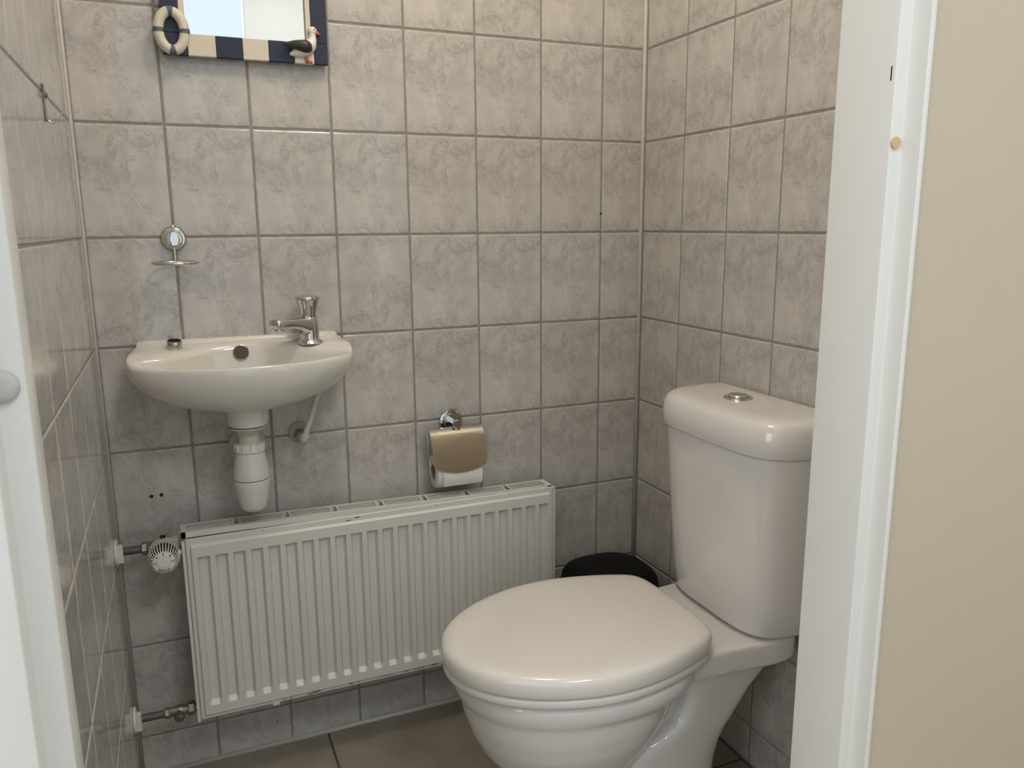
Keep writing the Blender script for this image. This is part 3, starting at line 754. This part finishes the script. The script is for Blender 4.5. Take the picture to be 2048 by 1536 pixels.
# slotted top grille, left end lifted a little
def grille():
    bm = bmesh.new(); X0, X1 = RX0-0.0055, RX1-0.004; Ya, Yb = RYF+0.006, RYB+0.0005
    def zt(x): return 0.5555 - 0.0125*smoothstep(0, 1, (x-X0)/(X1-X0))
    def bar(xa, xb, ya, yb, th):
        v = [bm.verts.new(p) for p in ((xa, ya, zt(xa)-th), (xb, ya, zt(xb)-th), (xb, yb, zt(xb)-th), (xa, yb, zt(xa)-th), (xa, ya, zt(xa)), (xb, ya, zt(xb)), (xb, yb, zt(xb)), (xa, yb, zt(xa)))]
        for f in ((3, 2, 1, 0), (4, 5, 6, 7), (0, 1, 5, 4), (1, 2, 6, 5), (2, 3, 7, 6), (3, 0, 4, 7)): bm.faces.new([v[i] for i in f])
    NS = 8; cells = (X1-X0-0.012)/NS
    for k in range(32):     # long edges, following the lift
        xa, xb = X0+(X1-X0)*k/32, X0+(X1-X0)*(k+1)/32
        bar(xa, xb, Ya, Ya+0.009, 0.0115); bar(xa, xb, Yb-0.0045, Yb, 0.0095)
    bar(X0, X0+0.008, Ya, Yb, 0.0115); bar(X1-0.010, X1, Ya, Yb, 0.004)
    for s in range(NS):
        a = X0+0.006+s*cells; b = a+cells
        a2 = a+(0.0048 if s else 0); b2 = b-(0.0048 if s < NS-1 else 0)
        bar(a2, a2+0.0035, Ya+0.009, Yb-0.005, 0.0006); bar(b2-0.0035, b2, Ya+0.009, Yb-0.005, 0.0006)
        n = 4; w = (Yb-0.0045-(Ya+0.009))/n
        for q in range(n):
            y = Ya+0.009+q*w+w*0.31; bar(a2+0.0035, b2-0.0035, y, y+w*0.38, 0.0005)
    return bm
obj('top_grille', grille(), M['rad'], rad)
# chipped paint and rust
def flake(parent, pts, y, mat, name='paint_chip', th=0.0005):
    bm = bmesh.new(); prism(bm, pts, y, y-th, 'y'); return obj(name, bm, mat, parent)
def blob(x, z, w, h, n=9):
    return [(x+w*math.cos(2*PI*i/n)*random.uniform(0.55, 1.1), z+h*math.sin(2*PI*i/n)*random.uniform(0.5, 1.1)) for i in range(n)]
for x, z, w, h in ((0.455, 0.5352, 0.0075, 0.0014), (0.436, 0.5310, 0.0080, 0.0011), (0.623, 0.5360, 0.0022, 0.0009), (0.720, 0.5368, 0.0015, 0.0009), (0.268, 0.5370, 0.002, 0.001)):
    flake(rad, blob(x, z, w, h), RYF+0.0046, M['chip_and_shade'])
for x, z, w, h, m in ((0.350, 0.1640, 0.010, 0.0016, 'rust'), (0.337, 0.1625, 0.007, 0.0012, 'chip_and_shade'), (0.356, 0.1645, 0.006, 0.0012, 'chip_and_shade'), (0.424, 0.1642, 0.006, 0.0012, 'chip_and_shade'), (0.440, 0.1650, 0.004, 0.001, 'chip_and_shade'), (0.300, 0.1632, 0.003, 0.001, 'chip_and_shade'),
                      (0.286, 0.1630, 0.002, 0.0014, 'chip_and_shade'), (0.500, 0.1643, 0.018, 0.0007, 'rust'), (0.545, 0.1645, 0.010, 0.0008, 'chip_and_shade'), (0.575, 0.1640, 0.016, 0.0009, 'rust'), (0.610, 0.1646, 0.012, 0.0011, 'chip_and_shade')):
    flake(rad, blob(x, z, w, h), RYF+0.0046, M[m])
obj('drain_tab', box(bmesh.new(), 0.262, 0.276, RYF+0.0015, RYF+0.008, RZ0-0.003, RZ0+0.004, 0.001), M['rad'], rad)

# thermostatic valve
PY = -0.050
tv = thing('thermostatic_valve', (0.085, PY, 0.52), 'white numbered thermostatic radiator valve with slotted round head', 'radiator valve')
PZ = 0.5185
pip = obj('pipe', lathe(bmesh.new(), (0.001, PY, PZ), (1, 0, 0), [(0.0078, 0), (0.0078, 0.052)], 20), M['pipe'], tv, True, auto=40)
def rosette_x(parent, z, y):
    r = obj('wall_rosette', lathe(bmesh.new(), (0.0004, y, z), (1, 0, 0), [(0.0260, 0), (0.0265, 0.0018), (0.0250, 0.0048), (0.0190, 0.0056), (0.0150, 0.0060), (0.0145, 0.0125), (0.0130, 0.0140), (0.0085, 0.0140)], 40), M['white_plastic'], parent, True, auto=35)
    obj('clip', box(bmesh.new(), 0.0050, 0.0150, y-0.0190, y-0.0130, z-0.016, z+0.019, 0.001), M['white_plastic'], r)
rosette_x(tv, PZ, PY)
obj('compression_nut', lathe(bmesh.new(), (0.046, PY, PZ), (1, 0, 0), [(0.0115, 0), (0.0130, 0.0015), (0.0130, 0.009), (0.0115, 0.0105)], 6), M['brass_old'], tv)
obj('valve_body', lathe(bmesh.new(), (0.055, PY, PZ), (1, 0, 0), [(0.0100, 0), (0.0125, 0.004), (0.0120, 0.020), (0.0145, 0.024), (0.0145, 0.038), (0.0115, 0.042), (0.0105, 0.060), (0.0105, 0.066)], 24), M['brass_old'], tv, True, auto=35)
obj('union_nut', lathe(bmesh.new(), (0.1005, PY, PZ), (1, 0, 0), [(0.0140, 0), (0.0155, 0.002), (0.0155, 0.012), (0.0140, 0.0145)], 6), M['white_plastic'], tv)
HX, HZ = 0.0855, 0.5145
hd = obj('head', lathe(bmesh.new(), (HX, -0.062, HZ), (0, -1, 0), [(0.0180, -0.01), (0.0235, 0.0), (0.0270, 0.004), (0.0282, 0.010), (0.0282, 0.017), (0.0268, 0.0185), (0.0240, 0.019)], 44), M['white_plastic'], tv, True, auto=35)
obj('dark_core', lathe(bmesh.new(), (HX, -0.078, HZ), (0, -1, 0), [(0.0225, 0), (0.0225, 0.030), (0.0205, 0.0395), (0.0175, 0.044)], 32), M['dark'], hd, True, auto=35)
bm = bmesh.new(); NF = 32
for k in range(NF):      # ribs of the slotted cage
    a = 2*PI*k/NF; ca, sa = math.cos(a), math.sin(a)
    tube(bm, [(HX+ca*r, -0.062-h, HZ+sa*r) for r, h in ((0.0272, 0.016), (0.0278, 0.030), (0.0268, 0.044), (0.0242, 0.0565), (0.0215, 0.0615), (0.0188, 0.0628))], 0.00115, 6)
tag(obj('slotted_cage', bm, M['white_plastic'], hd, True), kind='stuff')
obj('ring', lathe(bmesh.new(), (HX, -0.0795, HZ), (0, -1, 0), [(0.0262, 0), (0.0284, 0.0005), (0.0284, 0.0025), (0.0262, 0.003)], 44), M['white_plastic'], hd, True, auto=35)
cap = obj('dial', lathe(bmesh.new(), (HX, -0.1195, HZ), (0, -1, 0), [(0.0192, 0), (0.0198, 0.0012), (0.0190, 0.0054), (0.0127, 0.0066), (0.0123, 0.0058), (0.0117, 0.0068), (0.005, 0.0072)], 44), M['white_plastic'], hd, True, auto=20)
obj('indicator', box(bmesh.new(), HX-0.0050, HX+0.0050, -0.074, -0.066, HZ+0.0270, HZ+0.0325, 0.001), M['dark'], hd)
obj('handle_bump', lathe(bmesh.new(), (HX+0.0255, -0.097, HZ+0.004), (0.8, -0.4, 0), [(0.006, 0), (0.0055, 0.003), (0.002, 0.005)], 16), M['white_plastic'], hd, True)
FY = -0.1195-0.0064
def dial_text(s, ang_deg, rad_, size, tilt):
    # text plane facing -y; rotated about y
    a = math.radians(ang_deg)
    x, z = HX+rad_*math.cos(a), HZ+rad_*math.sin(a)
    m = Matrix.Translation((x, FY, z)) @ Matrix.Rotation(-math.radians(tilt), 4, 'Y') @ Matrix.Rotation(PI/2, 4, 'X')
    return text_bm(s, size, m, 0.0006)
for s, a in (('1', 176), ('2', 136), ('3', 90), ('4', 46), ('5', 4)):
    obj('dial_number', dial_text(s, a, 0.0156, 0.0060, a-90), M['ink'], cap, recalc=False)
word = 'Heimeier'; offs = [-36, -25, -17.5, -8, 4.5, 15.5, 23, 32]
for c, of in zip(word, offs):
    a = 270+of
    obj('lettering', dial_text(c, a, 0.0160, 0.0046, a-270), M['ink'], cap, recalc=False)

# return valve
rv = thing('return_valve', (0.085, PY, 0.163), 'tarnished lockshield valve and grey pipe at the radiator bottom corner', 'radiator valve')
QZ = 0.1635
obj('pipe', lathe(bmesh.new(), (0.001, PY, QZ), (1, 0, 0), [(0.0078, 0), (0.0078, 0.058)], 20), M['pipe'], rv, True, auto=40)
rosette_x(rv, QZ, PY)
obj('compression_nut', lathe(bmesh.new(), (0.056, PY, QZ), (1, 0, 0), [(0.0105, 0), (0.0115, 0.0015), (0.0115, 0.008), (0.0105, 0.0095)], 6), M['brass_old'], rv)
obj('valve_body', lathe(bmesh.new(), (0.064, PY, QZ), (1, 0, 0), [(0.0095, 0), (0.0105, 0.003), (0.0100, 0.012), (0.0120, 0.017), (0.0120, 0.027), (0.0095, 0.031), (0.0095, 0.062)], 24), M['brass_old'], rv, True, auto=35)
obj('lockshield_cap', lathe(bmesh.new(), (0.0835, PY-0.006, QZ-0.002), (0, -1, -0.25), [(0.0095, 0), (0.0098, 0.016), (0.0090, 0.0175), (0.003, 0.018)], 8), M['brass_old'], rv)
obj('union_nut', lathe(bmesh.new(), (0.1000, PY, QZ), (1, 0, 0), [(0.0128, 0), (0.0142, 0.002), (0.0142, 0.012), (0.0128, 0.0135)], 6), M['brass_old'], rv)

# ------------------------------------------------------------------ toilet roll holder and roll
RHX, RHZ = 0.6915, 0.6960
th = thing('toilet_roll_holder', (RHX, 0, RHZ), 'chrome toilet roll holder with curved cover flap above the radiator', 'paper holder')
obj('wall_rosette', lathe(bmesh.new(), (RHX, -0.0002, RHZ), (0, -1, 0), [(0.0265, 0), (0.0268, 0.003), (0.0255, 0.0075), (0.0215, 0.0085), (0.0205, 0.0065), (0.0160, 0.0062), (0.0150, 0.0085)], 44), M['chrome'], th, True, auto=35)
obj('arm', lathe(bmesh.new(), (RHX+0.001, -0.006, RHZ), (0.02, -1, 0.0), [(0.0090, 0), (0.0085, 0.018), (0.0095, 0.030), (0.0102, 0.034), (0.0102, 0.042), (0.0092, 0.0435)], 28), M['chrome'], th, True, auto=40)
# flap
prof = [Vector((0, a, b)) for a, b in ((-0.0260, 0.6880), (-0.0340, 0.6890), (-0.0420, 0.6878), (-0.0490, 0.6838), (-0.0545, 0.6765), (-0.0605, 0.6660), (-0.0660, 0.6530), (-0.0715, 0.6390), (-0.0762, 0.6240), (-0.0795, 0.6100))]
bm = bmesh.new(); XL, XRr = 0.6285, 0.7510; NX = 24; rows = []; rows2 = []
for i, p in enumerate(prof):
    f = i/(len(prof)-1); row = []; row2 = []
    for k in range(NX+1):
        u = k/NX; cut = 0.0135*(1-(2*u-1)**2)*f**6
        pinch = 0.0045*(max(0, f-0.9)/0.1)**2
        x = XL+pinch*(1-2*u) + (XRr-XL)*u
        y, z = p.y - 0.0012*f**6*(1-(2*u-1)**2), p.z-cut
        row.append(bm.verts.new((x, y, z))); row2.append(bm.verts.new((x, y+0.0010, z-0.0006)))
    rows.append(row); rows2.append(row2)
for R_ in (rows, rows2):
    for a, b in zip(R_[:-1], R_[1:]):
        for k in range(NX): bm.faces.new((a[k], a[k+1], b[k+1], b[k]))
nr = len(prof)
lp = [(0, k) for k in range(NX+1)] + [(i, NX) for i in range(1, nr)] + [(nr-1, k) for k in range(NX-1, -1, -1)] + [(i, 0) for i in range(nr-2, 0, -1)]
for (a, b), (c, d) in zip(lp, lp[1:]+lp[:1]): bm.faces.new((rows[a][b], rows[c][d], rows2[c][d], rows2[a][b]))
obj('cover_flap', bm, M['steel_lid'], th, True, auto=60)
RC = Vector((0, -0.0400, 0.5935)); RXA, RXB = 0.6365, 0.7385
wire = catmull([(0.7450, -0.034, 0.684), (0.7460, -0.036, 0.660), (0.7460, -0.038, 0.625), (0.7440, -0.040, 0.6105), (0.7330, -0.040, 0.6075), (0.650, -0.040, 0.6075), (0.6350, -0.040, 0.6085), (0.6295, -0.038, 0.6190), (0.6285, -0.036, 0.655), (0.6290, -0.034, 0.684)], 6)
obj('wire_bracket', tube(bmesh.new(), wire, 0.0019, 10), M['chrome'], th, True)
roll = thing('toilet_roll', (0.687, RC.y, RC.z-0.05), 'white embossed toilet paper roll hanging under the chrome flap', 'toilet paper')
bm = bmesh.new(); n = 56; r1, r2 = 0.0170, 0.0360
prf = [(r1, RXA), (r2-0.002, RXA), (r2, RXA+0.0015), (r2, RXB-0.0015), (r2-0.002, RXB), (r1, RXB)]
vsr = [[bm.verts.new((x, RC.y+r*math.cos(2*PI*i/n), RC.z+r*math.sin(2*PI*i/n))) for i in range(n)] for r, x in prf]
for a in range(6):
    A, B = vsr[a], vsr[(a+1) % 6]
    for i in range(n): bm.faces.new((A[i], A[(i+1) % n], B[(i+1) % n], B[i]))
obj('paper_body', bm, M['paper'], roll, True, auto=40)
bm = bmesh.new(); lathe(bm, (RXA+0.0008, RC.y, RC.z), (1, 0, 0), [(0.0169, 0), (0.0169, RXB-RXA-0.0016), (0.0160, RXB-RXA-0.0016), (0.0160, 0)], 40, False, False)
obj('cardboard_core', bm, M['card'], roll, True, auto=40)
bm = bmesh.new(); rws = []
for k in range(9):
    a = math.radians(168+k*6.5); rr_ = r2+0.0012+0.0040*(k/8)**2
    z = RC.z+rr_*math.sin(a); y = RC.y+rr_*math.cos(a)-0.0006*k*0.4
    rws.append([(RXA+0.012, y, z), (RXA+0.045, y-0.0005, z), (RXA+0.080, y, z), (RXB-0.0005, y, z)])
va = [[bm.verts.new(p) for p in r] for r in rws]; vb = [[bm.verts.new((p[0], p[1]-0.0007, p[2]-0.0003)) for p in r] for r in rws]
for V in (va, vb):
    for a, b in zip(V[:-1], V[1:]):
        for k in range(3): bm.faces.new((a[k], a[k+1], b[k+1], b[k]))
for k in range(3): bm.faces.new((va[-1][k], va[-1][k+1], vb[-1][k+1], vb[-1][k])); bm.faces.new((va[0][k], va[0][k+1], vb[0][k+1], vb[0][k]))
for k in (0, 3):
    for i in range(8): bm.faces.new((va[i][k], va[i+1][k], vb[i+1][k], vb[i][k]))
obj('loose_sheet', bm, M['paper'], roll, True, auto=50)

# ------------------------------------------------------------------ soap / glass holder
SX, SZ = 0.1520, 1.1040
sh = thing('ring_holder', (SX, 0, SZ), 'chrome wall holder with round disc and empty horizontal ring above basin', 'glass holder')
obj('wall_rosette', lathe(bmesh.new(), (SX, -0.0002, SZ), (0, -1, 0), [(0.0225, 0), (0.0228, 0.003), (0.0205, 0.008), (0.0195, 0.0085)], 44), M['chrome_dull'], sh, True, auto=35)
obj('clamp_disc', lathe(bmesh.new(), (SX+0.0005, -0.008, SZ-0.001), (0, -1, 0), [(0.0160, 0), (0.0160, 0.006), (0.0135, 0.009), (0.012, 0.0094), (0.006, 0.0098)], 40), M['chrome'], sh, True, auto=30)
obj('rod', tube(bmesh.new(), catmull([(SX+0.0005, -0.0115, SZ+0.0250), (SX, -0.0115, SZ), (SX, -0.0115, SZ-0.030), (SX, -0.0120, SZ-0.0410)], 4), [0.0030]*13, 12), M['chrome'], sh, True)
RG = (0.1515, -0.0505, 1.0605)
obj('ring', tube(bmesh.new(), [(RG[0]+0.0385*math.cos(2*PI*i/64), RG[1]+0.0385*math.sin(2*PI*i/64), RG[2]) for i in range(64)], 0.0031, 12, True), M['chrome'], sh, True)

# ------------------------------------------------------------------ wire hook on the left wall
hk = thing('wire_hook', (0, -0.345, 1.30), 'small dark wire hook screwed to the tiles of the left wall', 'hook')
hy, hz = -0.338, 1.2985
obj('plate', box(bmesh.new(), 0.0002, 0.0022, hy-0.004, hy+0.004, hz-0.028, hz+0.022, 0.0007), M['brass_old'], hk)
obj('screw', lathe(bmesh.new(), (0.002, hy, hz+0.008), (1, 0, 0), [(0.0050, 0), (0.0050, 0.002), (0.0030, 0.004)], 16), M['brass_old'], hk, True, auto=40)
obj('wire_arm', tube(bmesh.new(), catmull([(0.0012, hy, hz-0.020), (0.0030, hy, hz-0.026), (0.0080, hy, hz-0.0295), (0.0150, hy, hz-0.0270), (0.0200, hy, hz-0.018), (0.0225, hy, hz-0.008)], 6), 0.0010, 10), M['chrome_dull'], hk, True)

# ------------------------------------------------------------------ mirror with seaside frame
MX0, MX1, MZ0, MZ1 = 0.1630, 0.4555, 1.4295, 1.830
MYF, MYB = -0.0200, -0.0010
mir = thing('striped_mirror', ((MX0+MX1)/2, 0, MZ0), 'wall mirror in navy and cream striped frame with lifebuoy and seagull', 'mirror')
BH = 0.0375; SW = 0.030
obj('mirror_glass', box(bmesh.new(), MX0+SW, MX1-SW, -0.0100, -0.0085, MZ0+BH-0.002, MZ1-BH+0.002), M['mirror'], mir)
obj('backing_board', box(bmesh.new(), MX0+0.004, MX1-0.004, -0.0084, MYB, MZ0+0.004, MZ1-0.004), M['navy'], mir)
edges = [MX0, 0.2045, 0.2525, 0.2995, 0.3455, 0.3925, 0.4290, MX1]
cols = ['navy', 'cream', 'navy', 'cream', 'navy', 'gull_white', 'navy']
for zb in (MZ0, MZ1-BH):
    for a, b, c in zip(edges[:-1], edges[1:], cols):
        obj('frame_block', box(bmesh.new(), a, b, MYF, -0.0086, zb, zb+BH, 0.0012), M[c], mir)
for a, b in ((MX0, MX0+SW), (MX1-SW, MX1)):
    obj('frame_side', box(bmesh.new(), a, b, MYF, -0.0086, MZ0+BH, MZ1-BH, 0.0012), M['navy'], mir)
for a, b in ((MX0+SW, MX0+SW+0.010), (MX1-SW-0.0095, MX1-SW)):
    obj('inner_moulding', box(bmesh.new(), a, b, MYF+0.001, -0.0088, MZ0+BH, MZ1-BH, 0.001), M['cream'], mir)
# lifebuoy
LB = Vector((0.1790, -0.0250, 1.4685)); ra, rb, rt = 0.0215, 0.0325, 0.0088
def oval(a): return Vector((LB.x+ra*math.cos(a), LB.y, LB.z+rb*math.sin(a)))
lb = obj('lifebuoy', tube(bmesh.new(), [oval(2*PI*i/72) for i in range(72)], rt, 16, True), M['cream'], mir, True)
for q in range(4):
    a0 = q*PI/2; half = 0.16 if q % 2 else 0.11
    if q % 2: half = 0.19
    obj('rope_band', tube(bmesh.new(), [oval(a0-half+2*half*i/8) for i in range(9)], rt+0.0006, 16), M['slate'], lb, True, auto=50)
# seagull in relief
GX, GZ, GY = 0.4135, 1.4565, -0.0225
gull = obj('seagull', bmesh.new(), M['gull_white'], mir)
gb = bmesh.new()
P_ = lambda x, z, y=0.0: Vector((GX+x, GY+y, GZ+z))
body_c = [(-0.030, -0.013, 0.0025), (-0.018, -0.009, 0.0085), (-0.004, -0.003, 0.0130), (0.007, 0.004, 0.0125), (0.0125, 0.014, 0.0088), (0.0135, 0.022, 0.0068), (0.0135, 0.027, 0.0066)]
tube(gb, catmull([P_(a, b) for a, b, c in body_c], 5), [v.x for v in catmull([(c, 0, 0) for a, b, c in body_c], 5)], 18)
ellipsoid(gb, P_(0.0140, 0.0310), 0.0088, 0.0075, 0.0088)
bmesh.ops.translate(gb, verts=gb.verts, vec=-world_loc(mir)); gb.to_mesh(gull.data); gb.free()
for p in gull.data.polygons: p.use_smooth = True
wc = [(-0.043, 0.0035, 0.001), (-0.033, 0.0032, 0.0048), (-0.018, 0.0032, 0.0090), (-0.003, 0.0015, 0.0118), (0.007, -0.001, 0.0085), (0.0105, -0.0015, 0.0030)]
obj('wing', tube(bmesh.new(), catmull([P_(a, b, -0.0095) for a, b, c in wc], 5), [v.x for v in catmull([(c, 0, 0) for a, b, c in wc], 5)], 16), M['gull_dark'], gull, True)
obj('beak', lathe(bmesh.new(), P_(0.0205, 0.0285, -0.002), (0.95, -0.1, -0.35), [(0.0036, 0), (0.0028, 0.004), (0.0006, 0.0095)], 14), M['orange'], gull, True)
eb = bmesh.new(); ellipsoid(eb, P_(0.0165, 0.0335, -0.0073), 0.0014, 0.0008, 0.0011, None, 12)
obj('eye', eb, M['ink'], gull, True)
lb_ = bmesh.new(); tube(lb_, [P_(0.000, -0.010, 0.0005), P_(0.001, -0.023, 0.0005)], 0.0033, 12); box(lb_, GX-0.0015, GX+0.0115, GY-0.003, GY+0.003, GZ-0.0270, GZ-0.0215, 0.0018); box(lb_, GX-0.0022, GX+0.0042, GY-0.003, GY+0.003, GZ-0.0265, GZ-0.018, 0.0015)
obj('leg', lb_, M['orange'], gull, False)

# ------------------------------------------------------------------ pedal bin behind the toilet
pb = thing('pedal_bin', (1.020, -0.150, 0), 'black plastic pedal bin in the corner between radiator and toilet', 'bin')
def sq(hx, hy_, z, e=2.7, n=56, cx=1.0165, cyb=-0.160):
    out = []
    for i in range(n):
        a = 2*PI*i/n; c, s = math.cos(a), math.sin(a)
        out.append((cx+math.copysign(abs(c)**(2/e), c)*hx, cyb+math.copysign(abs(s)**(2/e), s)*hy_, z))
    return out
obj('bucket', loft(bmesh.new(), [sq(0.082, 0.078, 0.0), sq(0.086, 0.082, 0.006), sq(0.098, 0.094, 0.285), sq(0.098, 0.094, 0.290)]), M['black_plastic'], pb, True, auto=50)
lidb = obj('lid', loft(bmesh.new(), [sq(0.102, 0.098, 0.292), sq(0.105, 0.101, 0.296), sq(0.105, 0.101, 0.318), sq(0.102, 0.098, 0.333), sq(0.094, 0.090, 0.344), sq(0.080, 0.076, 0.350), sq(0.05, 0.047, 0.353), sq(0.02, 0.018, 0.3535)]), M['black_plastic'], pb, True, auto=70)
for k in range(4):
    obj('print_mark', tube(bmesh.new(), catmull([(1.098+0.003*k, -0.190-0.010*(k % 2)-0.003*k, 0.3265-0.0018*k), (1.101+0.003*k, -0.198, 0.3240-0.0018*k), (1.104+0.002*k, -0.206, 0.3210-0.0018*k)], 3), 0.0004, 6), M['logo'], lidb)
obj('pedal', box(bmesh.new(), 1.000, 1.048, -0.262, -0.225, 0.006, 0.016, 0.004), M['black_plastic'], pb)

# ------------------------------------------------------------------ ceiling lamp of the toilet room (above the frame)
lx, ly, lz = TOILET_LAMP['loc']
cl = thing('ceiling_lamp', (lx, ly, CEIL), 'round opal glass ceiling lamp above the toilet', 'lamp')
obj('base_plate', lathe(bmesh.new(), (lx, ly, CEIL), (0, 0, -1), [(0.06, 0), (0.06, 0.02), (0.05, 0.025)], 32), M['frame'], cl, True, auto=40)
ld = bpy.data.lights.new('toilet_lamp_light', 'POINT'); ld.energy = TOILET_LAMP['power']; ld.color = TOILET_LAMP['color']; ld.shadow_soft_size = TOILET_LAMP['radius']
lo_ = bpy.data.objects.new('toilet_lamp_light', ld); COL.objects.link(lo_); lo_.parent = cl; lo_.location = (0, 0, lz-CEIL)
# housing of the fill lamp added to the hall
hl = thing('hall_fill_lamp', (0.75, -2.0, 2.5), 'flat square fill lamp added to the hall ceiling', 'lamp')
obj('housing', box(bmesh.new(), 0.47, 1.03, -2.28, -1.72, 2.468, 2.4999, 0.004), M['frame'], hl)
